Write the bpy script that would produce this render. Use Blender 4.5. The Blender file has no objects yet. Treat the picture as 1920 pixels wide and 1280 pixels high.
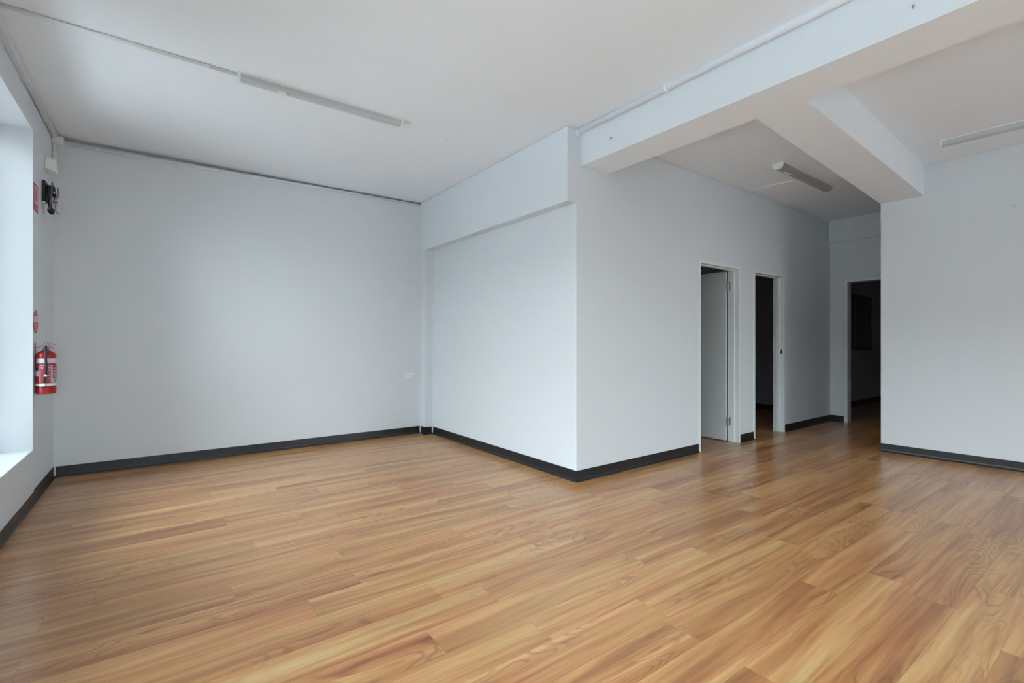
import bpy, bmesh, math, random
from mathutils import Vector, Matrix
random.seed(7)
R = math.radians
scene = bpy.context.scene
C = scene.collection

# ------------------------------------------------------------------ camera
cam_data = bpy.data.cameras.new('camera')
cam = bpy.data.objects.new('camera', cam_data)
C.objects.link(cam)
cam_data.sensor_width = 36.0
cam_data.lens = 898.5 / 1920 * 36
cam_data.shift_x = 7.7 / 1920
cam_data.clip_start = 0.02
YAW = 54.007                       # the x axis lies this far to the right of the view direction
cam.location = (0, 0, 1.19)
cam.rotation_euler = (R(90.04), 0, R(YAW - 90))
scene.camera = cam

# ------------------------------------------------------------------ world, light, exposure
EXPOSURE = 0.0
world = bpy.data.worlds.new('sky')
scene.world = world
world.use_nodes = True
wn = world.node_tree
wn.nodes.clear()
w_out = wn.nodes.new('ShaderNodeOutputWorld')
w_bg = wn.nodes.new('ShaderNodeBackground')
w_tc = wn.nodes.new('ShaderNodeTexCoord')
w_sep = wn.nodes.new('ShaderNodeSeparateXYZ')
w_ramp = wn.nodes.new('ShaderNodeValToRGB')
wn.links.new(w_tc.outputs['Generated'], w_sep.inputs[0])
wn.links.new(w_sep.outputs['Z'], w_ramp.inputs[0])
wn.links.new(w_ramp.outputs[0], w_bg.inputs[0])
wn.links.new(w_bg.outputs[0], w_out.inputs[0])
w_ramp.color_ramp.elements[0].position = 0.0
w_ramp.color_ramp.elements[0].color = (0.92, 0.965, 1.0, 1)
w_ramp.color_ramp.elements[1].position = 1.0
w_ramp.color_ramp.elements[1].color = (0.76, 0.88, 1.0, 1)
w_bg.inputs[1].default_value = 13.1

def portal(name, loc, rot, sx, sy):
    d = bpy.data.lights.new(name, 'AREA')
    d.shape = 'RECTANGLE'
    d.size, d.size_y = sx, sy
    d.cycles.is_portal = True
    o = bpy.data.objects.new(name, d)
    o.location = loc
    o.rotation_euler = rot
    C.objects.link(o)
    return o

PY0, PY1 = 2.35, 3.15                                     # unseen pier added between the left windows to cut daylight
WY0, WY1, WZ0, WZ1 = -3.60, 4.90, 0.398, 2.743          # left wall glazing; near part unseen, extended to supply daylight
portal('daylight_portal', (-1.10, (WY0 + WY1) / 2, (WZ0 + WZ1) / 2), (0, R(-90), 0), WZ1 - WZ0, WY1 - WY0)
SX0, SX1, SZ0, SZ1 = 3.70, 5.50, 0.06, 2.15               # glazed opening added behind the camera for daylight, on the right
DX0, DX1 = -0.45, 0.55                                  # glass door added behind the camera for daylight, on the left
SY = -4.10
portal('daylight_portal', ((SX0 + SX1) / 2, SY - 0.22, (SZ0 + SZ1) / 2), (R(90), 0, 0), SX1 - SX0, SZ1 - SZ0)
portal('daylight_portal', ((DX0 + DX1) / 2, SY - 0.22, (SZ0 + SZ1) / 2), (R(90), 0, 0), DX1 - DX0, SZ1 - SZ0)

vs = scene.view_settings
vs.view_transform = 'Standard'
vs.look = 'None'
vs.exposure = EXPOSURE
vs.gamma = 1.0
vs.use_curve_mapping = False
scene.cycles.max_bounces = 14
scene.cycles.diffuse_bounces = 10
scene.cycles.glossy_bounces = 4
scene.cycles.transparent_max_bounces = 12
scene.cycles.sample_clamp_indirect = 8.0
scene.cycles.use_denoising = True
scene.cycles.denoising_prefilter = 'ACCURATE'

# ------------------------------------------------------------------ materials
def new_mat(name):
    m = bpy.data.materials.new(name)
    m.use_nodes = True
    nt = m.node_tree
    return m, nt, nt.nodes['Principled BSDF']

def plain(name, col, rough=0.5, metal=0.0, spec=0.5, noise=0.0, scale=60.0, bump=0.0):
    m, nt, b = new_mat(name)
    b.inputs['Base Color'].default_value = (*col, 1)
    b.inputs['Roughness'].default_value = rough
    b.inputs['Metallic'].default_value = metal
    b.inputs['Specular IOR Level'].default_value = spec
    g = nt.nodes.new('ShaderNodeNewGeometry')
    n = nt.nodes.new('ShaderNodeTexNoise')
    n.inputs['Scale'].default_value = scale
    n.inputs['Detail'].default_value = 4
    nt.links.new(g.outputs['Position'], n.inputs['Vector'])
    if noise > 0:
        mx = nt.nodes.new('ShaderNodeMix')
        mx.data_type = 'RGBA'
        mx.inputs[6].default_value = (*[c * (1 - noise) for c in col], 1)
        mx.inputs[7].default_value = (*[min(1, c * (1 + noise)) for c in col], 1)
        nt.links.new(n.outputs['Fac'], mx.inputs[0])
        nt.links.new(mx.outputs[2], b.inputs['Base Color'])
    if bump > 0:
        bp_ = nt.nodes.new('ShaderNodeBump')
        bp_.inputs['Strength'].default_value = bump
        bp_.inputs['Distance'].default_value = 0.002
        nt.links.new(n.outputs['Fac'], bp_.inputs['Height'])
        nt.links.new(bp_.outputs[0], b.inputs['Normal'])
    return m

M = {}
M['wall'] = plain('wall_paint', (0.668, 0.708, 0.745), 0.62, noise=0.012, scale=9, bump=0.05)
M['ceil'] = plain('ceiling_paint', (0.81, 0.85, 0.90), 0.8, noise=0.012, scale=5)
M['gloss_white'] = plain('white_enamel', (0.72, 0.77, 0.78), 0.35, noise=0.01)
M['bead'] = plain('corner_bead_paint', (0.70, 0.72, 0.75), 0.5)
M['leaf'] = plain('door_leaf_paint', (0.56, 0.61, 0.62), 0.45, noise=0.01)
M['pvc'] = plain('white_pvc', (0.80, 0.82, 0.86), 0.4, noise=0.01)
M['pvc2'] = plain('painted_conduit', (0.76, 0.78, 0.80), 0.5, noise=0.02)
M['skirt'] = plain('black_vinyl', (0.013, 0.014, 0.017), 0.36, spec=0.45, noise=0.15, scale=30)
M['diff'] = plain('frosted_diffuser', (0.50, 0.55, 0.565), 0.35, noise=0.02)
M['diff2'] = plain('prismatic_diffuser', (0.34, 0.37, 0.39), 0.3, noise=0.05, scale=120)
M['cap'] = plain('white_end_cap', (0.78, 0.8, 0.8), 0.4)
M['gap'] = plain('recess_grey', (0.10, 0.11, 0.12), 0.9, noise=0.1)
M['steel'] = plain('brushed_steel', (0.42, 0.44, 0.45), 0.35, metal=1.0, noise=0.05)
M['red'] = plain('red_enamel', (0.36, 0.010, 0.018), 0.28, noise=0.03)
M['orange'] = plain('orange_red_plastic', (0.75, 0.10, 0.06), 0.4)
M['rubber'] = plain('black_rubber', (0.015, 0.02, 0.022), 0.45, noise=0.1)
M['blackp'] = plain('black_plastic', (0.012, 0.011, 0.014), 0.5, noise=0.1)
M['mauve'] = plain('mauve_grey_plastic', (0.16, 0.13, 0.17), 0.35, noise=0.05)
M['labelw'] = plain('label_white', (0.60, 0.57, 0.66), 0.4)
M['labelp'] = plain('label_pink_red', (0.34, 0.035, 0.06), 0.4)
M['labelt'] = plain('label_teal', (0.10, 0.32, 0.28), 0.4)
M['signred'] = plain('sign_red', (0.50, 0.03, 0.06), 0.4)
M['signpink'] = plain('sign_pale', (0.70, 0.50, 0.55), 0.4)
M['concrete'] = plain('pavement_concrete', (0.58, 0.58, 0.57), 0.9, noise=0.15, scale=4, bump=0.3)
M['asphalt'] = plain('asphalt', (0.10, 0.10, 0.10), 0.9, noise=0.2, scale=6)
M['brickwork'] = plain('rendered_facade', (0.33, 0.33, 0.33), 0.85, noise=0.1, scale=2)
M['alu'] = plain('window_frame_paint', (0.55, 0.60, 0.63), 0.4, noise=0.02)
M['brown'] = plain('varnished_timber', (0.30, 0.20, 0.12), 0.45, noise=0.2, scale=20)
M['darkglass'] = plain('dark_window_glass', (0.004, 0.004, 0.004), 0.15, spec=0.5)
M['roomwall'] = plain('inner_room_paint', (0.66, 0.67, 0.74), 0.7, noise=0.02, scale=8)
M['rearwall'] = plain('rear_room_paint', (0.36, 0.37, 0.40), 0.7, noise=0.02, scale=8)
M['sub'] = plain('screed', (0.06, 0.04, 0.03), 0.9, noise=0.1)

def glass_mat(name, tint, refl):
    m = bpy.data.materials.new(name)
    m.use_nodes = True
    nt = m.node_tree
    nt.nodes.clear()
    o = nt.nodes.new('ShaderNodeOutputMaterial')
    t = nt.nodes.new('ShaderNodeBsdfTransparent')
    t.inputs[0].default_value = (*tint, 1)
    g = nt.nodes.new('ShaderNodeBsdfGlossy')
    g.inputs['Roughness'].default_value = 0.02
    f = nt.nodes.new('ShaderNodeFresnel')
    f.inputs[0].default_value = refl
    mx = nt.nodes.new('ShaderNodeMixShader')
    nt.links.new(f.outputs[0], mx.inputs[0])
    nt.links.new(t.outputs[0], mx.inputs[1])
    nt.links.new(g.outputs[0], mx.inputs[2])
    nt.links.new(mx.outputs[0], o.inputs[0])
    return m
M['glass'] = glass_mat('window_glass', (0.93, 0.97, 0.97), 1.3)

def clear_plastic():
    m = bpy.data.materials.new('clear_plastic')
    m.use_nodes = True
    nt = m.node_tree
    b = nt.nodes['Principled BSDF']
    b.inputs['Base Color'].default_value = (0.62, 0.60, 0.66, 1)
    b.inputs['Roughness'].default_value = 0.2
    b.inputs['Alpha'].default_value = 0.45
    return m
M['clear'] = clear_plastic()

def wood():
    m, nt, b = new_mat('timber_look_vinyl')
    N, L = nt.nodes, nt.links
    def math_(op, a, c=None, clamp=False):
        n = N.new('ShaderNodeMath'); n.operation = op; n.use_clamp = clamp
        for i, v in enumerate((a, c)):
            if v is None: continue
            if isinstance(v, (int, float)): n.inputs[i].default_value = v
            else: L.new(v, n.inputs[i])
        return n.outputs[0]
    def comb(x, y, z):
        n = N.new('ShaderNodeCombineXYZ')
        for i, v in enumerate((x, y, z)):
            if isinstance(v, (int, float)): n.inputs[i].default_value = v
            else: L.new(v, n.inputs[i])
        return n.outputs[0]
    def noise(vec, scale, detail=2, rough=0.5, dist=0.0):
        n = N.new('ShaderNodeTexNoise')
        n.inputs['Scale'].default_value = scale
        n.inputs['Detail'].default_value = detail
        n.inputs['Roughness'].default_value = rough
        n.inputs['Distortion'].default_value = dist
        L.new(vec, n.inputs['Vector'])
        return n.outputs['Fac']
    def maprange(v, a, c, d, e):
        n = N.new('ShaderNodeMapRange')
        L.new(v, n.inputs[0])
        for i, k in enumerate((a, c, d, e)): n.inputs[i + 1].default_value = k
        return n.outputs[0]
    def ramp(v, stops):
        n = N.new('ShaderNodeValToRGB')
        L.new(v, n.inputs[0])
        e = n.color_ramp.elements
        e[0].position, e[0].color = stops[0][0], (*stops[0][1], 1)
        e[1].position, e[1].color = stops[-1][0], (*stops[-1][1], 1)
        for p, c in stops[1:-1]:
            k = e.new(p); k.color = (*c, 1)
        return n.outputs[0]
    def mixc(f, a, c, mode='MIX'):
        n = N.new('ShaderNodeMix'); n.data_type = 'RGBA'; n.blend_type = mode
        for i, v in ((0, f), (6, a), (7, c)):
            if isinstance(v, (int, float)): n.inputs[i].default_value = v
            elif isinstance(v, tuple): n.inputs[i].default_value = (*v, 1)
            else: L.new(v, n.inputs[i])
        return n.outputs[2]
    g = N.new('ShaderNodeNewGeometry')
    oi = N.new('ShaderNodeObjectInfo')
    sep = N.new('ShaderNodeSeparateXYZ')
    L.new(g.outputs['Position'], sep.inputs[0])
    x, y = sep.outputs[0], sep.outputs[1]
    seed = math_('FRACT', math_('ADD', math_('MULTIPLY', oi.outputs['Random'], 7.31), math_('MULTIPLY', g.outputs['Random Per Island'], 5.77)))
    seed2 = math_('FRACT', math_('MULTIPLY', seed, 57.3))
    sx = math_('ADD', x, math_('MULTIPLY', seed, 41.0))
    sy = math_('ADD', y, math_('MULTIPLY', seed2, 23.0))
    z = math_('MULTIPLY', seed, 19.0)
    # broad figure: long tan and red-brown bands along the board
    warp = noise(comb(math_('MULTIPLY', sx, 1.1), math_('MULTIPLY', sy, 3.0), z), 1.0, 1)
    wy = math_('ADD', sy, math_('MULTIPLY', warp, 0.10))
    bands = noise(comb(math_('MULTIPLY', sx, 0.55), math_('MULTIPLY', wy, 11.0), z), 1.0, 3, 0.6)
    streak = noise(comb(math_('MULTIPLY', sx, 1.3), math_('MULTIPLY', wy, 42.0), z), 1.0, 3, 0.6)
    hue = noise(comb(math_('MULTIPLY', sx, 0.7), math_('MULTIPLY', sy, 7.0), math_('ADD', z, 31.0)), 1.0, 2)
    fine = noise(comb(math_('MULTIPLY', sx, 3.0), math_('MULTIPLY', sy, 130.0), z), 1.0, 3, 0.6)
    fleck = noise(comb(math_('MULTIPLY', sx, 16.0), math_('MULTIPLY', sy, 330.0), z), 1.0, 2, 0.6)
    # cathedral rings: contour lines of a stretched noise
    hill = noise(comb(math_('MULTIPLY', sx, 2.2), math_('MULTIPLY', sy, 9.0), z), 1.0, 1.0, 0.4, 0.2)
    rings = math_('SINE', math_('MULTIPLY', hill, 72.0))
    rings = maprange(rings, 0.15, 1.0, 0.0, 1.0)
    mask = noise(comb(math_('MULTIPLY', sx, 1.1), math_('MULTIPLY', sy, 4.5), math_('ADD', z, 7.0)), 1.0, 1)
    mask = maprange(mask, 0.53, 0.63, 0.0, 1.0)
    ringf = math_('MULTIPLY', rings, mask)
    tone = math_('ADD', math_('MULTIPLY', bands, 1.05), math_('MULTIPLY', streak, 0.60))
    tone = math_('ADD', tone, math_('MULTIPLY', seed2, 0.13))
    tone = math_('SUBTRACT', tone, 0.375)
    col = ramp(tone, [(0.16, (0.245, 0.095, 0.036)), (0.33, (0.355, 0.150, 0.052)), (0.50, (0.490, 0.240, 0.086)),
                      (0.66, (0.600, 0.340, 0.132)), (0.86, (0.680, 0.440, 0.200))])
    col = mixc(maprange(hue, 0.50, 0.72, 0.0, 0.75), col, mixc(1.0, col, (1.0, 0.82, 0.86), 'MULTIPLY'))
    col = mixc(maprange(hue, 0.28, 0.46, 0.6, 0.0), col, mixc(1.0, col, (0.88, 1.02, 1.06), 'MULTIPLY'))
    col = mixc(maprange(fine, 0.38, 0.70, 0.0, 0.40), col, mixc(1.0, col, (0.72, 0.66, 0.70), 'MULTIPLY'))
    col = mixc(maprange(fleck, 0.45, 0.75, 0.0, 0.35), col, mixc(1.0, col, (0.72, 0.68, 0.72), 'MULTIPLY'))
    col = mixc(math_('MULTIPLY', ringf, 0.58), col, mixc(1.0, col, (0.50, 0.40, 0.44), 'MULTIPLY'))
    col = mixc(1.0, col, (0.10, 0.055, 0.034), 'LIGHTEN')
    L.new(col, b.inputs['Base Color'])
    b.inputs['Roughness'].default_value = 0.276
    b.inputs['Specular IOR Level'].default_value = 0.9
    return m
M['wood'] = wood()

# ------------------------------------------------------------------ mesh helpers
def link(name, bm, mat, parent=None, smooth=False, bevel=0.0):
    me = bpy.data.meshes.new(name)
    bmesh.ops.recalc_face_normals(bm, faces=bm.faces)
    bm.to_mesh(me)
    bm.free()
    if mat is not None:
        me.materials.append(mat)
    if smooth:
        for p in me.polygons: p.use_smooth = True
    o = bpy.data.objects.new(name, me)
    C.objects.link(o)
    if parent is not None:
        o.parent = parent
        o.matrix_parent_inverse = Matrix.Translation(-parent.location)
    if bevel > 0:
        md = o.modifiers.new('bevel', 'BEVEL')
        md.width = bevel
        md.segments = 2
        md.limit_method = 'ANGLE'
    return o

def struct(name, bm, mat, parent=None, **k):
    o = link(name, bm, mat, parent, **k)
    if parent is None: o['kind'] = 'structure'
    return o

def thing(name, label, cat, loc, group=None):
    o = bpy.data.objects.new(name, None)
    o.empty_display_size = 0.05
    o.location = loc
    C.objects.link(o)
    return tag(o, label, cat, group)

def tag(o, label, cat, group=None):
    o['label'] = label
    o['category'] = cat
    if group: o['group'] = group
    return o

def prism(bm, pts, z0, z1, tops=None):
    """vertical prism over a plan polygon; z1 may be a list with one top per point"""
    zt = z1 if isinstance(z1, (list, tuple)) else [z1] * len(pts)
    a = [bm.verts.new((p[0], p[1], z0)) for p in pts]
    b = [bm.verts.new((p[0], p[1], z)) for p, z in zip(pts, zt)]
    n = len(pts)
    bm.faces.new(a[::-1]); bm.faces.new(b)
    for i in range(n):
        j = (i + 1) % n
        bm.faces.new((a[i], a[j], b[j], b[i]))

def box(bm, x0, x1, y0, y1, z0, z1):
    prism(bm, [(x0, y0), (x1, y0), (x1, y1), (x0, y1)], z0, z1)

def bx(*a):
    bm = bmesh.new(); box(bm, *a); return bm

def extrude_profile(bm, prof, p0, p1, side, up=(0, 0, 1)):
    """sweep a closed profile of (side, up) pairs from p0 to p1"""
    p0, p1, side, up = Vector(p0), Vector(p1), Vector(side), Vector(up)
    a = [bm.verts.new(p0 + side * s + up * u) for s, u in prof]
    b = [bm.verts.new(p1 + side * s + up * u) for s, u in prof]
    n = len(prof)
    bm.faces.new(a); bm.faces.new(b[::-1])
    for i in range(n):
        j = (i + 1) % n
        bm.faces.new((a[i], b[i], b[j], a[j]))

def tube(bm, pts, r, seg=12, closed_ends=True):
    pts = [Vector(p) for p in pts]
    rings = []
    prev = None
    for i, p in enumerate(pts):
        if i == 0: d = pts[1] - p
        elif i == len(pts) - 1: d = p - pts[i - 1]
        else: d = (pts[i + 1] - p).normalized() + (p - pts[i - 1]).normalized()
        d.normalize()
        if prev is None:
            ref = Vector((0, 0, 1)) if abs(d.z) < 0.9 else Vector((1, 0, 0))
            u = d.cross(ref).normalized()
        else:
            u = (prev - d * prev.dot(d)).normalized()
        prev = u
        v = d.cross(u)
        rr = r[i] if isinstance(r, (list, tuple)) else r
        rings.append([bm.verts.new(p + (u * math.cos(t) + v * math.sin(t)) * rr)
                      for t in [2 * math.pi * k / seg for k in range(seg)]])
    for A, B in zip(rings, rings[1:]):
        for k in range(seg):
            bm.faces.new((A[k], A[(k + 1) % seg], B[(k + 1) % seg], B[k]))
    if closed_ends:
        bm.faces.new(rings[0][::-1]); bm.faces.new(rings[-1])

def lathe(bm, cx, cy, prof, seg=32, a0=0.0, a1=2 * math.pi):
    full = abs(a1 - a0 - 2 * math.pi) < 1e-6
    n = seg if full else seg + 1
    rings = []
    for r, z in prof:
        rings.append([bm.verts.new((cx + r * math.cos(a0 + (a1 - a0) * k / seg), cy + r * math.sin(a0 + (a1 - a0) * k / seg), z)) for k in range(n)])
    for A, B in zip(rings, rings[1:]):
        for k in range(seg):
            j = (k + 1) % n
            bm.faces.new((A[k], A[j], B[j], B[k]))
    return rings

def lathe_solid(cx, cy, prof, seg=32):
    bm = bmesh.new()
    rg = lathe(bm, cx, cy, prof, seg)
    bm.faces.new(rg[0][::-1]); bm.faces.new(rg[-1])
    return bm

def arc_patch(cx, cy, r, a0, a1, z0, z1, t=0.0006, seg=12):
    """thin curved label with thickness, glued on a cylinder; angles in degrees"""
    bm = bmesh.new()
    prof = [(r, z0), (r + t, z0), (r + t, z1), (r, z1), (r, z0)]
    lathe(bm, cx, cy, prof, seg, R(a0), R(a1))
    return bm

# ------------------------------------------------------------------ plan
XL, YA, XB, XH, XD, ZC = -0.755, 5.738, 2.864, 2.757, 8.18, 3.0
ZH, ZB = 2.371, 2.688
XE = 6.347
def yc(x): return 2.951 + 0.0076 * (x - 2.864)
def xe(y): return XE + (1.834 - y) * 0.030
GAP, LIN = 0.006, 0.012      # shadow gap under the ceiling, plaster lining thickness
YS = SY

# ------------------------------------------------------------------ floor and its boards
floor = struct('floor', bx(XL - 0.3, 13.2, YS - 0.25, 7.2, -0.16, -0.0045), M['sub'])
PITCH, PH, LEN = 0.178, 0.022, 1.222
known = {22: -0.196, 20: 0.353, 19: 0.778, 18: 0.99, 17: 0.452, 16: -0.245, 15: -0.404, 14: 0.283, 13: -0.418,
         12: 0.553, 11: 1.065, 10: 1.262, 9: 3.332, 8: 1.272, 6: 1.740, 5: 2.585, 4: 1.738, 3: 2.870, 2: 3.22}
def row_phase(k):
    if k in known: return known[k]
    return (k * 0.47 + 0.31 * math.sin(k * 5.1)) % LEN
sinY, cosY = math.sin(R(YAW)), math.cos(R(YAW))
def in_view(x0, x1, y0, y1):
    for fx in (0.02, 0.25, 0.5, 0.75, 0.98):
        for fy in (0.1, 0.9):
            x, y = x0 + (x1 - x0) * fx, y0 + (y1 - y0) * fy
            d = x * cosY + y * sinY
            r = x * sinY - y * cosY
            if d > 1.6 and abs(r / d) < 1.10: return True
    return False
def board(bm, x0, x1, y0, y1):
    e = 0.0002
    x0 += e; x1 -= e; y0 += e; y1 -= e
    c = 0.0004
    z0, z1 = -0.0045, 0.0
    a = [bm.verts.new(p) for p in ((x0, y0, z0), (x1, y0, z0), (x1, y1, z0), (x0, y1, z0))]
    m = [bm.verts.new(p) for p in ((x0, y0, z1 - c), (x1, y0, z1 - c), (x1, y1, z1 - c), (x0, y1, z1 - c))]
    t = [bm.verts.new(p) for p in ((x0 + c, y0 + c, z1), (x1 - c, y0 + c, z1), (x1 - c, y1 - c, z1), (x0 + c, y1 - c, z1))]
    bm.faces.new(a[::-1]); bm.faces.new(t)
    for A, B in ((a, m), (m, t)):
        for i in range(4):
            j = (i + 1) % 4
            bm.faces.new((A[i], A[j], B[j], B[i]))
mesh_cache = {}
rest = bmesh.new()
n_boards = 0
for k in range(-24, 34):
    y0 = PH + PITCH * k
    y1 = y0 + PITCH
    y0c, y1c = max(y0, YS), min(y1, YA)
    if y1c - y0c < 0.01: continue
    ph = row_phase(k) % LEN
    # spans of this row that lie on open floor (the hidden blocks between rooms carry none)
    if y1 <= 1.75: spans = [(XL, 6.45), (8.25, 13.0)]
    elif y1 <= 3.42: spans = [(XL, 13.0)]
    else: spans = [(XL, 2.90), (2.95, 8.60)]
    for s0, s1 in spans:
        n0 = math.floor((s0 - ph) / LEN) - 1
        for n in range(n0, n0 + 30):
            a, b_ = ph + n * LEN, ph + (n + 1) * LEN
            a, b_ = max(a, s0), min(b_, s1)
            if b_ - a < 0.02: continue
            hidden = (a > 3.1 and y0 > 4.6) or a > 9.7 and y0 < 2.1 or (a > 6.6 and b_ < 8.1 and y1 < 1.7)
            if in_view(a, b_, y0c, y1c) and not hidden:
                key = (round(b_ - a, 3), round(y1c - y0c, 3))
                if key not in mesh_cache:
                    bm = bmesh.new()
                    board(bm, 0, b_ - a, 0, y1c - y0c)
                    me = bpy.data.meshes.new('plank')
                    bmesh.ops.recalc_face_normals(bm, faces=bm.faces)
                    bm.to_mesh(me); bm.free()
                    me.materials.append(M['wood'])
                    mesh_cache[key] = me
                o = bpy.data.objects.new('plank', mesh_cache[key])
                o.location = (a, y0c, 0)
                o.parent = floor
                C.objects.link(o)
                n_boards += 1
            else:
                board(rest, a, b_, y0c, y1c)
o = link('planks', rest, M['wood'], floor)
o['kind'] = 'stuff'
print('boards', n_boards)

# ------------------------------------------------------------------ ceiling, beams, bulkheads
struct('ceiling', bx(XL - 0.3, 13.2, YS - 0.25, 7.2, ZC, ZC + 0.15), M['ceil'])

bm = bmesh.new()
prism(bm, [(2.907, YS), (3.240, YS), (3.240, yc(3.24) - 0.0005), (2.907, yc(2.907) - 0.0005)], ZB, ZC)
beam = struct('ceiling_beam', bm, M['ceil'])
bm = bmesh.new()
box(bm, 2.9052, 2.907, YS, yc(2.907) - 0.0005, ZB - 0.001, ZC - 0.001)
box(bm, 2.9032, 2.9052, YS, yc(2.907) - 0.0005, ZB - 0.002, ZB + 0.032)
link('plaster_facing', bm, M['wall'], beam)

bm = bmesh.new()
prism(bm, [(3.2405, 1.318), (xe(1.47) - 0.0005, 1.468), (XE - 0.0005, 1.834), (3.2405, 1.622)], ZB, ZC)
struct('ceiling_beam', bm, M['ceil'])

# ------------------------------------------------------------------ left wall and its window
bm = bmesh.new()
T = 0.34
box(bm, XL - T, XL, YS - 0.25, YA + 0.16, 0, WZ0 - 0.02)                # below the sill
box(bm, XL - T, XL, YS - 0.25, YA + 0.16, WZ1, ZC - 0.001)              # above the head
box(bm, XL - T, XL, WY1, YA + 0.16, WZ0 - 0.02, WZ1)                    # far pier
box(bm, XL - T, XL, YS - 0.25, WY0, WZ0 - 0.02, WZ1)                    # near pier
box(bm, XL - T, XL, PY0, PY1, WZ0 - 0.02, WZ1)                          # added pier that splits the glazing to cut daylight
struct('wall_left', bm, M['wall'])

fx0, fx1 = XL - T, XL - T + 0.06
def side_window(nm_, ya, yb, n):
    win = struct(nm_, bx(fx0, fx1, ya, yb, WZ0, WZ0 + 0.05), M['alu'])
    bm = bmesh.new()
    box(bm, fx0, fx1, ya, yb, WZ1 - 0.05, WZ1)
    box(bm, fx0, fx1, yb - 0.05, yb, WZ0 + 0.05, WZ1 - 0.05)
    box(bm, fx0, fx1, ya, ya + 0.05, WZ0 + 0.05, WZ1 - 0.05)
    link('frame', bm, M['alu'], win)
    muls = [ya + (yb - ya) * i / n for i in range(1, n)]
    for my in muls:
        link('mullion', bx(fx0, fx1, my - 0.025, my + 0.025, WZ0 + 0.05, WZ1 - 0.05), M['alu'], win)
    ed = [ya + 0.05] + muls + [yb - 0.05]
    for i in range(n):
        a = ed[i] + (0.025 if i else 0); b_ = ed[i + 1] - (0.025 if i < n - 1 else 0)
        link('pane', bx(fx0 + 0.027, fx0 + 0.033, a, b_, WZ0 + 0.05, WZ1 - 0.05), M['glass'], win)
    link('sill', bx(fx1, XL + 0.004, ya, yb - 0.001, WZ0 - 0.02, WZ0), M['gloss_white'], win, bevel=0.003)
side_window('window_1', PY1, WY1, 1)
side_window('added_window_4', WY0, PY0, 3)  # unseen second window, added to let in more daylight

# ------------------------------------------------------------------ back wall
bm = bmesh.new()
box(bm, XL, XB + 0.2, YA + LIN, YA + 0.16, 0, 2.93)
box(bm, XL, XB + 0.2, YA + 0.07, YA + 0.16, 2.93, ZC - 0.001)
prism(bm, [(XL, YA), (XH, YA), (XH, YA + LIN), (XL, YA + LIN)], 0, [2.962, 2.988, 2.988, 2.962])
struct('wall_back', bm, M['wall'])

# ------------------------------------------------------------------ alcove side wall, pilaster, bulkhead
bm = bmesh.new()
prism(bm, [(XB, yc(XB) + 0.125), (XB + 0.12, yc(XB) + 0.125), (XB + 0.12, YA), (XB, YA)], 0, ZC - 0.001)
struct('wall_alcove', bm, M['wall'])
struct('trim_1', bx(XH, XB - 0.0005, 5.600, YA - 0.0005, 0, ZH), M['wall'])          # corner pilaster
bm = bmesh.new()
prism(bm, [(XH, yc(XH) + 0.0), (XH + LIN, yc(XH) + 0.0), (XH + LIN, YA - 0.0005), (XH, YA - 0.0005)], ZH, ZC - GAP)
prism(bm, [(XH + LIN, yc(XH) + LIN), (XB - 0.0005, yc(XB) + LIN), (XB - 0.0005, YA - 0.0005), (XH + LIN, YA - 0.0005)], ZH, ZC - 0.001)
prism(bm, [(XH + LIN, yc(XH)), (XB - 0.0005, yc(XB)), (XB - 0.0005, yc(XB) + LIN), (XH + LIN, yc(XH) + LIN)], ZH, ZC - GAP)
struct('ceiling_bulkhead', bm, M['wall'])
struct('trim_2', bx(XB - 0.0014, XB - 0.0002, yc(XB) + 0.002, yc(XB) + 0.040, 0.095, ZH - 0.002), M['bead'])   # corner bead

# ------------------------------------------------------------------ corridor wall with two doorways
D1 = (4.690, 5.550, 2.078)
D2 = (5.868, 6.690, 2.072)
CT = 0.125
def cseg(bm, x0, x1, z0, z1):
    top = z1 if z1 < 2.9 else ZC - GAP
    prism(bm, [(x0, yc(x0)), (x1, yc(x1)), (x1, yc(x1) + LIN), (x0, yc(x0) + LIN)], z0, top)
    prism(bm, [(x0, yc(x0) + LIN), (x1, yc(x1) + LIN), (x1, yc(x1) + CT), (x0, yc(x0) + CT)], z0, z1)
bm = bmesh.new()
cseg(bm, XB, D1[0], 0, ZC - 0.001)
cseg(bm, D1[0], D1[1], D1[2], ZC - 0.001)
cseg(bm, D1[1], D2[0], 0, ZC - 0.001)
cseg(bm, D2[0], D2[1], D2[2], ZC - 0.001)
cseg(bm, D2[1], XD + 0.12, 0, ZC - 0.001)
struct('wall_corridor', bm, M['wall'])

def frame_profile(name, d, face=0.035, hinge_side=True):
    """steel door frame lining the opening, with a stop"""
    x0, x1, zt = d
    bm = bmesh.new()
    p = 0.006
    for a, b_ in ((x0, x0 + face), (x1 - face, x1)):
        prism(bm, [(a, yc(a) - p), (b_, yc(b_) - p), (b_, yc(b_) + CT + p), (a, yc(a) + CT + p)], 0, zt - face)
    prism(bm, [(x0, yc(x0) - p), (x1, yc(x1) - p), (x1, yc(x1) + CT + p), (x0, yc(x0) + CT + p)], zt - face, zt)
    # stops
    for a, b_ in ((x0 + face, x0 + face + 0.012), (x1 - face - 0.012, x1 - face)):
        prism(bm, [(a, yc(a) + 0.045), (b_, yc(b_) + 0.045), (b_, yc(b_) + 0.085), (a, yc(a) + 0.085)], 0, zt - face)
    prism(bm, [(x0 + face, yc(x0) + 0.045), (x1 - face, yc(x1) + 0.045), (x1 - face, yc(x1) + 0.085), (x0 + face, yc(x0) + 0.085)], zt - face - 0.012, zt - face)
    return struct(name, bm, M['gloss_white'], bevel=0.002)

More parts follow.
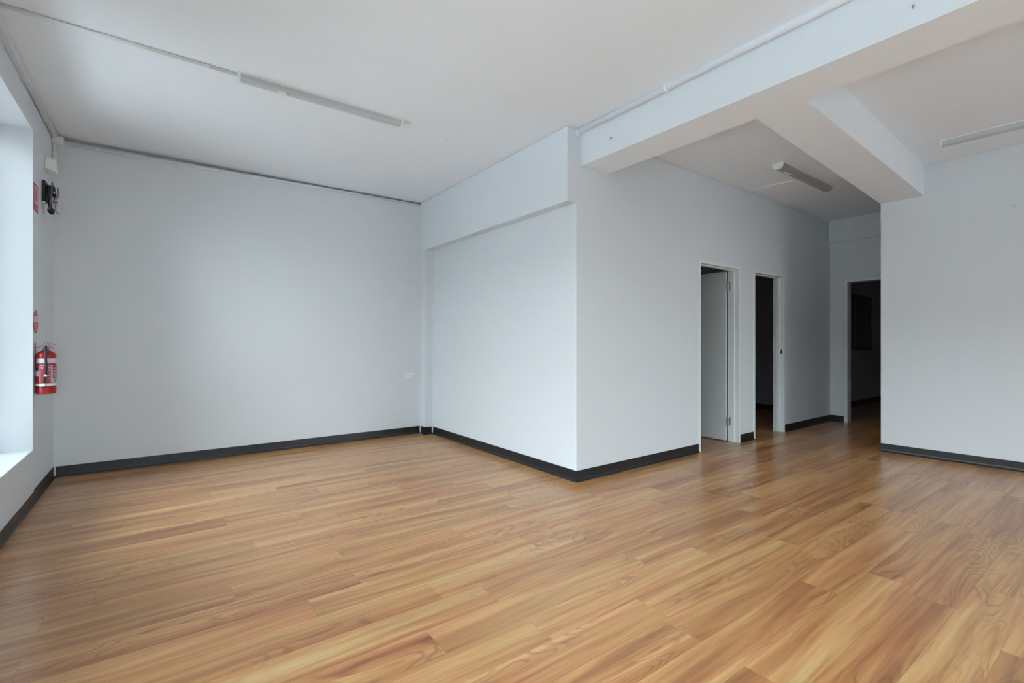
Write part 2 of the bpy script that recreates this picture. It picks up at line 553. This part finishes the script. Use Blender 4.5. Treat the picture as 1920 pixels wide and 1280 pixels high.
door1 = frame_profile('door_1', D1)
hx, hy = D1[1] - 0.035, yc(5.5) + CT + 0.004
leaf = link('door_leaf', bx(hx - 0.046, hx - 0.011, hy + 0.006, hy + 0.785, 0.012, 2.030), M['leaf'], door1, bevel=0.0015)
def hinge(z, x, y, par):
    bm = bmesh.new()
    box(bm, x - 0.006, x - 0.0005, y - 0.030, y + 0.001, z - 0.05, z + 0.05)
    box(bm, x - 0.038, x - 0.006, y - 0.003, y - 0.0002, z - 0.05, z + 0.05)
    for i in range(3):
        tube(bm, [(x - 0.007, y - 0.006, z - 0.05 + i * 0.0345), (x - 0.007, y - 0.006, z - 0.05 + i * 0.0345 + 0.031)], 0.007, 10)
    link('hinge', bm, M['steel'], par)
hinge(1.855, hx, hy, leaf)
hinge(0.238, hx, hy, leaf)

door2 = frame_profile('door_2', D2)
bm = bmesh.new()
box(bm, D2[1] - 0.0375, D2[1] - 0.035, yc(6.7) + 0.014, yc(6.7) + 0.034, 1.035, 1.09)
tube(bm, [(D2[1] - 0.037, yc(6.7) + 0.022, 1.062), (D2[1] - 0.052, yc(6.7) + 0.016, 1.062)], 0.012, 12)
link('strike_plate', bm, M['rubber'], door2)

# ------------------------------------------------------------------ end wall of the corridor, third doorway
bm = bmesh.new()
box(bm, XD, XD + 0.12, 2.815, yc(XD), 0, 2.672)
box(bm, XD, XD + 0.12, 1.834, 1.905, 0, 2.672)
box(bm, XD, XD + 0.12, 1.905, 2.815, 2.100, 2.672)
box(bm, XD - 0.045, XD + 0.12, 1.834, yc(XD) - 0.0005, 2.672, ZC - 0.001)
struct('wall_end', bm, M['wall'])
bm = bmesh.new()
box(bm, XD - 0.008, XD + 0.128, 2.765, 2.812, 0, 2.065)
box(bm, XD - 0.008, XD + 0.128, 1.908, 1.955, 0, 2.065)
box(bm, XD - 0.008, XD + 0.128, 1.908, 2.812, 2.065, 2.098)
struct('door_3', bm, M['gloss_white'], bevel=0.002)

# ------------------------------------------------------------------ right wall
bm = bmesh.new()
y1 = YS
prism(bm, [(xe(y1), y1), (xe(y1) + 0.12, y1), (XE + 0.12, 1.714), (XD + 0.3, 1.714), (XD + 0.3, 1.8335), (XE, 1.8335)], 0, ZC - 0.001)
struct('wall_right', bm, M['wall'])

# ------------------------------------------------------------------ wall behind the camera, with unseen glazing added for daylight
bm = bmesh.new()
box(bm, XL, 6.6, YS - 0.2, YS, 0, SZ0)
box(bm, XL, 6.6, YS - 0.2, YS, SZ1, ZC - 0.001)
box(bm, XL, DX0, YS - 0.2, YS, SZ0, SZ1)
box(bm, DX1, SX0, YS - 0.2, YS, SZ0, SZ1)
box(bm, SX1, 6.6, YS - 0.2, YS, SZ0, SZ1)
struct('wall_front', bm, M['wall'])
for nm_, gx0, gx1 in (('added_window_2', SX0, SX1), ('added_door_4', DX0, DX1)):  # both unseen, added to supply daylight from behind
    w2 = struct(nm_, bx(gx0, gx1, YS - 0.14, YS - 0.08, SZ0, SZ0 + 0.08), M['alu'])
    bm = bmesh.new()
    box(bm, gx0, gx1, YS - 0.14, YS - 0.08, SZ1 - 0.06, SZ1)
    box(bm, gx0, gx0 + 0.06, YS - 0.14, YS - 0.08, SZ0 + 0.08, SZ1 - 0.06)
    box(bm, gx1 - 0.06, gx1, YS - 0.14, YS - 0.08, SZ0 + 0.08, SZ1 - 0.06)
    link('frame', bm, M['alu'], w2)
    link('pane', bx(gx0 + 0.06, gx1 - 0.06, YS - 0.113, YS - 0.107, SZ0 + 0.08, SZ1 - 0.06), M['glass'], w2)
    if nm_ == 'added_door_4':
        bm = bmesh.new()
        tube(bm, [(gx1 - 0.03, YS - 0.08, 0.95), (gx1 - 0.03, YS - 0.03, 0.95), (gx1 - 0.03, YS - 0.03, 1.25), (gx1 - 0.03, YS - 0.08, 1.25)], 0.010, 10)
        link('handle', bm, M['steel'], w2)

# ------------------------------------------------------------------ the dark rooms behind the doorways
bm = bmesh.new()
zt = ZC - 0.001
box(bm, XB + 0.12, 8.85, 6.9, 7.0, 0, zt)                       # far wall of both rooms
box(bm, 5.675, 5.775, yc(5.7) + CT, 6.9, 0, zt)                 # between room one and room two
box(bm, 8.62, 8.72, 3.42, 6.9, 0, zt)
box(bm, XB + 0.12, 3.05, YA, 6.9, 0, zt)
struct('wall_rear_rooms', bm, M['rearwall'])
bm = bmesh.new()
box(bm, 8.72, 13.1, 3.42, 3.52, 0, zt)
box(bm, XD + 0.12, 8.72, yc(XD) + 0.001, 3.42, 0, zt)
box(bm, 13.0, 13.1, 0.4, 3.42, 0, zt)
box(bm, XD + 0.3, 13.0, 0.4, 0.5, 0, zt)
box(bm, XD + 0.3, XD + 0.4, 0.5, 1.834, 0, zt)
struct('wall_store', bm, M['roomwall'])
w3 = struct('window_3', bx(9.55, 11.28, 3.395, 3.4195, 1.030, 1.085), M['brown'])
bm = bmesh.new()
box(bm, 9.55, 11.28, 3.395, 3.4195, 2.015, 2.065)
box(bm, 9.55, 9.60, 3.395, 3.4195, 1.085, 2.015)
box(bm, 11.23, 11.28, 3.395, 3.4195, 1.085, 2.015)
link('frame', bm, M['brown'], w3)
link('mullion', bx(10.38, 10.43, 3.395, 3.4195, 1.085, 2.015), M['brown'], w3)
link('pane', bx(9.60, 10.38, 3.410, 3.4195, 1.085, 2.015), M['darkglass'], w3)
link('pane', bx(10.43, 11.23, 3.410, 3.4195, 1.085, 2.015), M['darkglass'], w3)

# ------------------------------------------------------------------ skirtings (coved black vinyl)
def skirt(name, p0, p1, inward, h=0.094):
    prof = [(0, 0), (0.016, 0), (0.0155, 0.004), (0.0075, 0.016), (0.004, 0.030), (0.003, h - 0.002), (0.0015, h), (0, h)]
    bm = bmesh.new()
    extrude_profile(bm, prof, (*p0, 0.0002), (*p1, 0.0002), (*inward, 0))
    return struct(name, bm, M['skirt'])
E_ = 0.0003
skirt('baseboard_back', (XL + 0.016, YA - E_), (XH - 0.016, YA - E_), (0, -1))
skirt('baseboard_left', (XL + E_, 4.945), (XL + E_, YA - 0.001), (1, 0), 0.096)
skirt('baseboard_left', (XL + E_, YS), (XL + E_, 4.9445), (1, 0), 0.080)
bm = bmesh.new()
prof = [(0, 0), (0.016, 0), (0.0155, 0.004), (0.0075, 0.016), (0.004, 0.030), (0.003, 0.092), (0.0015, 0.094), (0, 0.094)]
extrude_profile(bm, prof, (XH - E_, 5.60 - 0.014, 0.0002), (XH - E_, YA - 0.017, 0.0002), (-1, 0, 0))
extrude_profile(bm, prof, (XH - 0.014, 5.60 - E_, 0.0002), (XB - 0.017, 5.60 - E_, 0.0002), (0, -1, 0))
struct('baseboard_pilaster', bm, M['skirt'])
skirt('baseboard_alcove', (XB - 0.0016, yc(XB) - 0.003), (XB - 0.0016, 5.60 - 0.017), (-1, 0))
skirt('baseboard_corridor', (XB - 0.0045, yc(XB) - E_), (D1[0] - 0.001, yc(D1[0]) - E_), (0.0076, -1))
skirt('baseboard_corridor', (D1[1] + 0.001, yc(D1[1]) - E_), (D2[0] - 0.001, yc(D2[0]) - E_), (0.0076, -1))
skirt('baseboard_corridor', (D2[1] + 0.001, yc(D2[1]) - E_), (XD - 0.017, yc(XD) - E_), (0.0076, -1))
skirt('baseboard_end', (XD - E_, 2.8135), (XD - E_, yc(XD) - 0.002), (-1, 0))
skirt('baseboard_right', (xe(YS) - E_, YS), (XE - E_, 1.8335 + 0.002), (-1, -0.03), 0.090)
skirt('baseboard_store', (8.74, 3.42 - E_), (12.99, 3.42 - E_), (0, -1))
skirt('baseboard_rear_rooms', (8.62 - E_, 3.45), (8.62 - E_, 6.88), (-1, 0))

# ------------------------------------------------------------------ outside: pavement, road, facade across the street: unseen, added to shape the daylight
struct('added_pavement', bx(-5.6, XL - T - 0.001, -30, 30, -0.25, -0.12), M['concrete'])  # pale ground added to bounce daylight up to the ceiling
struct('added_pavement', bx(XL - T, 40, YS - 5.0, YS - 0.26, -0.25, -0.12), M['concrete'])
struct('added_road', bx(-14.0, -5.6, -30, 30, -0.40, -0.24), M['asphalt'])  # dark ground added to keep bounce light off the upper walls
struct('added_road', bx(XL - T, 40, -30, YS - 5.0, -0.40, -0.24), M['asphalt'])
bld = struct('added_building_opposite', bx(-24.0, -14.0, -22, 26, -0.3, 4.6), M['brickwork'])  # unseen block added to hide low sky from the upper walls
for i in range(8):
    yy = -20 + i * 5.6
    link('window_recess', bx(-14.0, -13.94, yy, yy + 2.6, 1.0, 3.2), M['darkglass'], bld)
    link('window_ledge', bx(-14.0, -13.85, yy - 0.1, yy + 2.7, 0.88, 0.999), M['concrete'], bld)
link('parapet', bx(-24.2, -13.85, -22.2, 26.2, 4.6, 4.8), M['concrete'], bld)

# ------------------------------------------------------------------ ceiling battens
def batten(label, p0, p1, w, h, dm, group='surface batten lights', plate=None):
    """wrap-round batten light on the ceiling from p0 to p1 (plan points)"""
    p0, p1 = Vector((*p0, ZC)), Vector((*p1, ZC))
    d = (p1 - p0).normalized()
    side = Vector((d.y, -d.x, 0))
    mid = (p0 + p1) / 2
    t = thing('batten_light', label, 'ceiling light', mid, group)
    def prof(w, h, n=10):
        a = [(-w / 2, 0), (-w / 2, -h * 0.25)]
        for i in range(1, n):
            th = math.pi * i / n
            a.append((-math.cos(th) * w / 2, -h * 0.25 - h * 0.75 * math.sin(th) ** 0.7))
        a += [(w / 2, -h * 0.25), (w / 2, 0)]
        return a
    bm = bmesh.new()
    extrude_profile(bm, [(-w / 2 - 0.002, 0), (-w / 2 - 0.002, -0.010), (w / 2 + 0.002, -0.010), (w / 2 + 0.002, 0)], p0 + d * 0.008, p1 - d * 0.008, side)
    link('base_tray', bm, M['cap'], t)
    bm = bmesh.new()
    pr = [(s, u - 0.010) for s, u in prof(w, h - 0.010)]
    extrude_profile(bm, pr, p0 + d * 0.013, p1 - d * 0.013, side)
    link('diffuser', bm, dm, t)
    for a, b_ in ((p0, p0 + d * 0.013), (p1 - d * 0.013, p1)):
        bm = bmesh.new()
        extrude_profile(bm, prof(w + 0.006, h + 0.003), a, b_, side)
        link('end_cap', bm, M['cap'], t)
    if plate:
        a, b_, pw, pz, kind = plate
        bm = bmesh.new()
        q0, q1 = p0 + d * a, p0 + d * b_
        if kind == 'sensor':
            extrude_profile(bm, [(-pw / 2, -h + 0.006), (-pw * 0.4, -h - pz), (pw * 0.4, -h - pz), (pw / 2, -h + 0.006)], q0, q1, side)
            link('sensor', bm, M['cap'], t)
        else:
            extrude_profile(bm, [(-pw / 2, -h + 0.001), (-pw / 2, -h - pz), (pw / 2, -h - pz), (pw / 2, -h + 0.001)], q0, q1, side)
            link('indicator_window', bm, M['cap'], t)
    return t
batten('switched-off batten light with frosted diffuser and small sensor, alone on the main ceiling',
       (0.425, 3.685), (1.600, 3.690), 0.070, 0.052, M['diff'], plate=(0.245, 0.30, 0.045, 0.010, 'sensor'))
batten('grey rounded batten light with white end cap, fed by a conduit from the corridor wall',
       (5.060, 2.318), (6.310, 2.328), 0.100, 0.062, M['diff2'], plate=(0.14, 0.27, 0.028, 0.002, 'window'))
batten('pale batten light running out of view above the right-hand wall',
       (5.715, 1.205), (5.765, -0.020), 0.085, 0.055, M['diff'])

# ------------------------------------------------------------------ conduits
def saddle(bm, c, d, r, n):
    """a small strap round a pipe at c, pipe direction d, fixed along n (towards the surface)"""
    c, d, n = Vector(c), Vector(d).normalized(), Vector(n).normalized()
    s = d.cross(n)
    w = 0.009
    prof = [(-r - 0.014, r), (-r - 0.014, r - 0.003), (-r - 0.003, r - 0.003)]
    for i in range(0, 9):
        th = math.pi * i / 8
        prof.append((-math.cos(th) * (r + 0.003), -math.sin(th) * (r + 0.003)))
    prof += [(r + 0.003, r - 0.003), (r + 0.014, r - 0.003), (r + 0.014, r)]
    extrude_profile(bm, prof, c - d * w, c + d * w, s, n)

def conduit(label, pts, r, saddles, n, mat=None, name='conduit', cat='conduit', coupling=None, group=None):
    mat = mat or M['pvc2']
    t = thing(name, label, cat, pts[0], group)
    bm = bmesh.new(); tube(bm, pts, r, 14)
    link('pipe', bm, mat, t, smooth=True)
    for s, dr in saddles:
        bm = bmesh.new(); saddle(bm, s, dr, r, n)
        link('saddle', bm, mat, t)
    for a, b_ in (coupling or []):
        bm = bmesh.new(); tube(bm, [a, b_], r + 0.0035, 16)
        link('coupling', bm, mat, t)
    return t
cz = ZC - 0.0105
conduit('thin white conduit across the main ceiling, from the left wall to the batten light',
        [(XL + 0.045, 3.668, cz), (0.424, 3.685, cz)], 0.0100,
        [((x, 3.68, cz), (1, 0, 0)) for x in (-0.60, -0.10, 0.25)], (0, 0, 1))
cz2 = 2.938
conduit('thin conduit along the top of the back wall, just under the ceiling',
        [(-0.640, YA - 0.0115, 2.936), (0.6, YA - 0.0115, 2.949), (2.745, YA - 0.0115, 2.972)], 0.0110,
        [((x, YA - 0.0115, z), (1, 0, 0)) for x, z in ((-0.46, 2.9402), (0.15, 2.9475), (1.0, 2.957), (1.9, 2.9665), (2.5, 2.9725))], (0, 1, 0))
conduit('thick conduit along the ceiling corner above the left window',
        [(XL + 0.022, YS + 0.05, 2.968), (XL + 0.022, 5.640, 2.968)], 0.0200,
        [((XL + 0.022, y, 2.968), (0, 1, 0)) for y in (0.9, 2.1, 3.3, 4.52, 5.25)], (-1, 0, 0))
conduit('short vertical conduit down the left wall corner from junction box to white box',
        [(XL + 0.016, 5.665, 2.905), (XL + 0.016, 5.665, 2.74), (XL + 0.016, 5.60, 2.688), (XL + 0.016, 5.50, 2.676)], 0.0135,
        [((XL + 0.016, 5.665, 2.815), (0, 0, 1))], (-1, 0, 0))
bm = bmesh.new()
box(bm, XL + 0.0005, XL + 0.075, 5.640, YA - 0.001, 2.905, ZC - 0.03)
jb = tag(link('junction_box', bm, M['pvc2'], bevel=0.004), 'small square junction box in the top corner where the conduits meet', 'junction box')
tpd = conduit('thick white pipe along the top of the front face of the ceiling beam',
        [(2.8795, YS + 0.05, ZC - 0.0255), (2.8795, yc(2.88) - 0.002, ZC - 0.0255)], 0.0250,
        [], (1, 0, 0), mat=M['pvc'], name='ceiling_pipe', cat='pipe',
        coupling=[((2.8795, 2.055, ZC - 0.0285 ), (2.8795, 2.075, ZC - 0.0285))])
bm = bmesh.new()
tube(bm, [(2.8795, yc(2.88) - 0.022, ZC - 0.0285), (2.8795, yc(2.88) - 0.0005, ZC - 0.0285)], 0.0285, 16)
link('end_collar', bm, M['pvc'], tpd)
conduit('short pale conduit across the ceiling from the corridor wall to the grey batten light',
        [(5.665, yc(5.66) - 0.001, cz), (5.722, 2.372, cz)], 0.0105, [], (0, 0, 1), mat=M['pvc'])

# ------------------------------------------------------------------ white box on the left wall
bm = bmesh.new()
prism(bm, [(XL + 0.0005, 5.335), (XL + 0.028, 5.335), (XL + 0.060, 5.40), (XL + 0.060, 5.50), (XL + 0.0005, 5.50)], 2.595, 2.690)
sb = tag(link('sensor_box', bm, M['cap'], bevel=0.004), 'small white box high on the left wall above the black device', 'wall box')

# ------------------------------------------------------------------ black wall device
dv = thing('wall_device', 'black device with mauve-grey flaps and a clear shade, high on left wall above extinguisher', 'wall device', (XL, 5.27, 2.2))
bm = bmesh.new()
prism(bm, [(XL + 0.0005, 5.215), (XL + 0.020, 5.215), (XL + 0.024, 5.30), (XL + 0.0005, 5.30)], 2.300, 2.468)
link('back_plate', bm, M['blackp'], dv, bevel=0.003)
bm = bmesh.new()
tube(bm, [(XL + 0.020, 5.25, 2.45), (XL + 0.045, 5.25, 2.40), (XL + 0.052, 5.25, 2.33)], 0.006, 8)
link('bracket_arm', bm, M['mauve'], dv)
bm = bmesh.new()
prism(bm, [(XL + 0.0245, 5.23), (XL + 0.072, 5.23), (XL + 0.072, 5.29), (XL + 0.0245, 5.29)], 2.255, 2.44)
bmesh.ops.translate(bm, verts=[v for v in bm.verts if v.co.z < 2.3], vec=(0.010, 0, 0))
link('housing', bm, M['blackp'], dv, bevel=0.008)
def fin(x_top, x_mid, x_bot, z_top, z_bot, w, th, mat, nm, y0=5.215):
    bm = bmesh.new()
    n = 8
    L_, Rr = [], []
    for i in range(n + 1):
        t_ = i / n
        x = (1 - t_) ** 2 * x_top + 2 * t_ * (1 - t_) * x_mid + t_ ** 2 * x_bot
        z = z_top + (z_bot - z_top) * t_
        ww = w * (0.35 + 0.65 * math.sin(math.pi * min(1, t_ * 0.85 + 0.12)))
        L_.append([bm.verts.new((x - th / 2, y0, z)), bm.verts.new((x + th / 2, y0, z)), bm.verts.new((x + th / 2, y0 + ww, z)), bm.verts.new((x - th / 2, y0 + ww, z))])
    for A, B in zip(L_, L_[1:]):
        for k in range(4):
            bm.faces.new((A[k], A[(k + 1) % 4], B[(k + 1) % 4], B[k]))
    bm.faces.new(L_[0][::-1]); bm.faces.new(L_[-1])
    link(nm, bm, mat, dv)
fin(XL + 0.060, XL + 0.062, XL + 0.046, 2.462, 2.245, 0.085, 0.007, M['mauve'], 'flap')
fin(XL + 0.090, XL + 0.100, XL + 0.062, 2.425, 2.305, 0.070, 0.007, M['mauve'], 'flap', 5.222)
bm = bmesh.new()
tube(bm, [(XL + 0.048, 5.25, 2.250), (XL + 0.052, 5.25, 2.228), (XL + 0.056, 5.25, 2.210)], [0.022, 0.021, 0.012], 14)
link('knob', bm, M['blackp'], dv, smooth=True)
bm = bmesh.new()
tube(bm, [(XL + 0.066, 5.235, 2.245), (XL + 0.082, 5.235, 2.235), (XL + 0.090, 5.235, 2.218), (XL + 0.104, 5.235, 2.217)], 0.0045, 8)
link('clip', bm, M['mauve'], dv)
bm = bmesh.new()
prism(bm, [(XL + 0.060, 5.22), (XL + 0.064, 5.22), (XL + 0.150, 5.30), (XL + 0.146, 5.302)], 2.25, [2.345, 2.345, 2.262, 2.262])
link('clear_shade', bm, M['clear'], dv)
link('screw_cap', bx(XL + 0.004, XL + 0.020, 5.216, 5.24, 2.291, 2.2995), M['cap'], dv)
bm = bmesh.new()
box(bm, XL + 0.070, XL + 0.077, 5.218, 5.2199, 2.372, 2.384)
link('screw_cap', bm, M['cap'], dv)
bm = bmesh.new()
box(bm, XL + 0.056, XL + 0.096, 5.2205, 5.2265, 2.296, 2.312)
link('strap', bm, M['mauve'], dv)

# ------------------------------------------------------------------ signs on the left wall
sg = thing('fire_sign', 'red-bordered rectangular sign on the left wall beside the black device', 'sign', (XL, 4.99, 2.16), None)
link('backing', bx(XL + 0.0005, XL + 0.0030, 4.918, 5.066, 2.168, 2.368), M['signred'], sg)
link('panel', bx(XL + 0.0030, XL + 0.0036, 4.930, 5.054, 2.222, 2.356), M['signpink'], sg)
bm = bmesh.new()
box(bm, XL + 0.0036, XL + 0.0040, 4.965, 4.990, 2.240, 2.315)
box(bm, XL + 0.0036, XL + 0.0040, 4.970, 4.985, 2.315, 2.335)
box(bm, XL + 0.0036, XL + 0.0040, 5.005, 5.020, 2.245, 2.335)
link('pictogram', bm, M['signred'], sg)
bm = bmesh.new()
for zz in (2.202, 2.186):
    for i in range(5):
        box(bm, XL + 0.0030, XL + 0.0034, 4.940 + i * 0.023, 4.955 + i * 0.023, zz - 0.004, zz + 0.004)
link('lettering', bm, M['signpink'], sg)

ds = thing('round_sign', 'round red disc with a pale middle band on the left wall above the fire extinguisher', 'sign', (XL, 4.985, 1.25))
def disc_part(r, z0, z1, x0, x1, cy=4.987, cz_=1.339):
    bm = bmesh.new()
    pts = []
    n = 40
    for i in range(n):
        a = 2 * math.pi * i / n
        pts.append((cy + r * math.cos(a), min(max(cz_ + r * math.sin(a), z0), z1)))
    cl = [p for i, p in enumerate(pts) if p != pts[i - 1]]
    A = [bm.verts.new((x0, p[0], p[1])) for p in cl]
    B = [bm.verts.new((x1, p[0], p[1])) for p in cl]
    bm.faces.new(A); bm.faces.new(B[::-1])
    for i in range(len(cl)):
        j = (i + 1) % len(cl)
        bm.faces.new((A[i], B[i], B[j], A[j]))
    return bm
link('disc', disc_part(0.086, 0, 9, XL + 0.0005, XL + 0.0025), M['signred'], ds)
link('band', disc_part(0.0855, 1.336, 1.382, XL + 0.0025, XL + 0.0031), M['signpink'], ds)
bm = bmesh.new()
for zz in (1.322, 1.303, 1.284):
    wd = 0.05 - (1.322 - zz) * 0.35
    box(bm, XL + 0.0025, XL + 0.0029, 4.987 - wd, 4.987 + wd, zz - 0.003, zz + 0.003)
box(bm, XL + 0.0031, XL + 0.0035, 4.975, 4.999, 1.342, 1.374)
link('lettering', bm, M['signpink'], ds)

# ------------------------------------------------------------------ fire extinguisher
ex, ey = -0.694, 4.967
xt = thing('fire_extinguisher', 'red fire extinguisher with black hose and white band, hung on left wall', 'fire extinguisher', (ex, ey, 0.80))
rr = 0.0575
link('cylinder', lathe_solid(ex, ey, [(rr - 0.006, 0.800), (rr, 0.804), (rr, 0.808), (rr - 0.001, 0.812), (rr, 0.816), (rr, 1.088), (rr - 0.002, 1.098), (rr - 0.009, 1.108),
      (rr - 0.022, 1.118), (0.024, 1.124), (0.018, 1.127), (0.016, 1.132)], 40), M['red'], xt, smooth=True)
link('neck_ring', lathe_solid(ex, ey, [(0.017, 1.1322), (0.019, 1.134), (0.019, 1.140), (0.015, 1.142)], 24), M['steel'], xt, smooth=True)
bm = bmesh.new()
box(bm, ex - 0.014, ex + 0.014, ey - 0.012, ey + 0.012, 1.142, 1.172)
tube(bm, [(ex + 0.012, ey, 1.150), (ex + 0.036, ey, 1.147), (ex + 0.046, ey, 1.137)], [0.008, 0.006, 0.005], 10)
link('valve', bm, M['steel'], xt, bevel=0.002)
bm = bmesh.new()
tube(bm, [(ex - 0.002, ey, 1.172), (ex - 0.002, ey, 1.192)], 0.0095, 14)
link('gauge', bm, M['steel'], xt)
def strip(pts, w, th, mat, nm, par=xt):
    bm = bmesh.new()
    rows = [[bm.verts.new((x, ey + sy * w / 2, z + sz * th / 2)) for sy, sz in ((-1, -1), (1, -1), (1, 1), (-1, 1))] for x, z in pts]
    for A, B in zip(rows, rows[1:]):
        for k in range(4): bm.faces.new((A[k], A[(k + 1) % 4], B[(k + 1) % 4], B[k]))
    bm.faces.new(rows[0][::-1]); bm.faces.new(rows[-1])
    return link(nm, bm, mat, par)
strip([(ex + 0.004, 1.1745), (ex + 0.020, 1.177), (ex + 0.036, 1.174), (ex + 0.054, 1.168)], 0.016, 0.005, M['orange'], 'lever')
strip([(ex + 0.015, 1.158), (ex + 0.030, 1.160), (ex + 0.042, 1.152)], 0.016, 0.004, M['steel'], 'carry_handle')
# wall hook
bm = bmesh.new()
box(bm, XL + 0.0005, XL + 0.004, ey - 0.012, ey + 0.012, 1.110, 1.182)
link('hook_plate', bm, M['labelp'], xt)
bm = bmesh.new()
tube(bm, [(XL + 0.002, ey, 1.149), (XL + 0.026, ey, 1.148), (XL + 0.034, ey, 1.160), (ex - 0.016, ey, 1.163)], 0.0022, 8)
link('hook', bm, M['mauve'], xt)
# hose on the room side
F = R(-84)
def on(a, rad, z): return (ex + rad * math.cos(a), ey + rad * math.sin(a), z)
bm = bmesh.new()
tube(bm, [on(F, 0.010, 1.153), on(F, 0.030, 1.157), on(F, 0.052, 1.140), on(F, 0.063, 1.110), on(R(-83), 0.0665, 1.06), on(R(-81), 0.0668, 1.00), on(R(-83), 0.0668, 0.945)], 0.0075, 12)
link('hose', bm, M['rubber'], xt, smooth=True)
bm = bmesh.new()
tube(bm, [on(R(-83), 0.0668, 0.948), on(R(-85), 0.0668, 0.932)], 0.0092, 12)
link('hose_ferrule', bm, M['cap'], xt)
bm = bmesh.new()
tube(bm, [on(R(-85), 0.0668, 0.932), on(R(-92), 0.0675, 0.890), on(R(-97), 0.068, 0.848)], [0.0075, 0.0085, 0.0095], 12)
link('nozzle', bm, M['rubber'], xt, smooth=True)
# bands and labels
link('white_band', arc_patch(ex, ey, rr + 0.0002, -146, 60, 1.030, 1.066, seg=28), M['labelw'], xt)
link('strap', arc_patch(ex, ey, rr + 0.0003, 0, 359.9, 0.862, 0.880, 0.0014, 40), M['cap'], xt)
bm = bmesh.new()
box(bm, *sorted((on(R(-97), 0.059, 0)[0] - 0.016, on(R(-97), 0.059, 0)[0] + 0.012)), ey - 0.0795, ey - 0.0765, 0.860, 0.882)
link('strap_buckle', bm, M['cap'], xt)
link('side_label', arc_patch(ex, ey, rr + 0.0002, -166, -122, 0.932, 1.006), M['labelp'], xt)
link('side_label', arc_patch(ex, ey, rr + 0.0009, -160, -124, 0.934, 0.972, 0.0003), M['labelw'], xt)
bm = arc_patch(ex, ey, rr + 0.0009, -160, -128, 0.984, 0.998, 0.0003)
link('side_lettering', bm, M['blackp'], xt)
link('front_label', arc_patch(ex, ey, rr + 0.0002, -117, -52, 0.886, 1.016), M['labelp'], xt)
bm = bmesh.new()
def add_arc(bm, a0, a1, z0, z1):
    r0 = rr + 0.0009
    lathe(bm, ex, ey, [(r0, z0), (r0 + 0.0003, z0), (r0 + 0.0003, z1), (r0, z1), (r0, z0)], 10, R(a0), R(a1))
add_arc(bm, -117, -113, 0.886, 1.016)
add_arc(bm, -117, -52, 1.012, 1.016)
add_arc(bm, -56, -52, 0.886, 1.016)
add_arc(bm, -108, -98, 0.992, 1.003)
add_arc(bm, -68, -60, 0.992, 1.003)
for zz in (0.975, 0.955, 0.935, 0.915): add_arc(bm, -72, -60, zz, zz + 0.004)
link('front_label_print', bm, M['labelw'], xt)
link('instruction_label', arc_patch(ex, ey, rr + 0.0002, -48, 6, 0.914, 1.012), M['labelp'], xt)
bm = bmesh.new()
add_arc(bm, -48, -44, 0.890, 1.012)
for zz in (0.990, 0.972, 0.962, 0.952, 0.942, 0.932, 0.922): add_arc(bm, -40, 4, zz, zz + 0.0035)
link('instruction_print', bm, M['labelw'], xt)
link('round_badge_label', arc_patch(ex, ey, rr + 0.0002, -48, 6, 0.884, 0.912), M['labelw'], xt)
link('round_badge', arc_patch(ex, ey, rr + 0.0009, -38, -12, 0.889, 0.909, 0.0003), M['labelt'], xt)

# ------------------------------------------------------------------ power point, switch, hooks
po = thing('power_outlet', 'white double power outlet on the back wall near the corner', 'power outlet', (2.600, YA, 0.708))
link('plate', bx(2.540, 2.656, YA - 0.009, YA - 0.0005, 0.722, 0.797), M['pvc'], po, bevel=0.003)
for xx in (2.566, 2.618):
    bm = bmesh.new()
    box(bm, xx, xx + 0.004, YA - 0.0094, YA - 0.009, 0.752, 0.764)
    box(bm, xx + 0.012, xx + 0.016, YA - 0.0094, YA - 0.009, 0.752, 0.764)
    box(bm, xx + 0.006, xx + 0.010, YA - 0.0094, YA - 0.009, 0.734, 0.746)
    link('socket', bm, M['gap'], po)
for xx in (2.572, 2.622):
    link('rocker', bx(xx, xx + 0.009, YA - 0.0110, YA - 0.009, 0.776, 0.790), M['cap'], po)
sx_ = 7.635
swt = thing('light_switch', 'small pale light switch on the corridor wall past the second doorway', 'light switch', (sx_, yc(sx_), 1.165))
link('plate', bx(sx_ - 0.038, sx_ + 0.038, yc(sx_) - 0.010, yc(sx_) - 0.0008, 1.167, 1.283), M['leaf'], swt, bevel=0.003)
link('rocker', bx(sx_ - 0.010, sx_ + 0.010, yc(sx_) - 0.0135, yc(sx_) - 0.010, 1.210, 1.240), M['cap'], swt)

def nail(label, base, d, name='wall_hook'):
    base, d = Vector(base), Vector(d).normalized()
    bm = bmesh.new()
    up = Vector((0, 0, 1)) if abs(d.z) < 0.5 else Vector((1, 0, 0))
    tube(bm, [base, base + d * 0.010], 0.004, 8)
    tube(bm, [base + d * 0.008, base + d * 0.016 - up * 0.004, base + d * 0.018 - up * 0.012, base + d * 0.012 - up * 0.018], 0.0022, 8)
    tag(link(name, bm, M['steel']), label, 'hook')
nail('tiny metal hook on the beam face close to the bulkhead corner', (2.9052, 2.597, 2.81), (-1, 0, 0))
nail('tiny metal hook on the beam face at the top edge of the picture', (2.9052, 0.710, 2.79), (-1, 0, 0))
nail('tiny metal hook high on the right-hand wall', (xe(0.83), 0.83, 2.448), (-1, 0, 0))
bm = bmesh.new()
tube(bm, [(2.063, 3.81, ZC), (2.063, 3.81, ZC - 0.006)], [0.022, 0.018], 16)
tag(link('blanking_disc', bm, M['cap']), 'small white blanking cap on the main ceiling beyond the batten light', 'blanking cap')
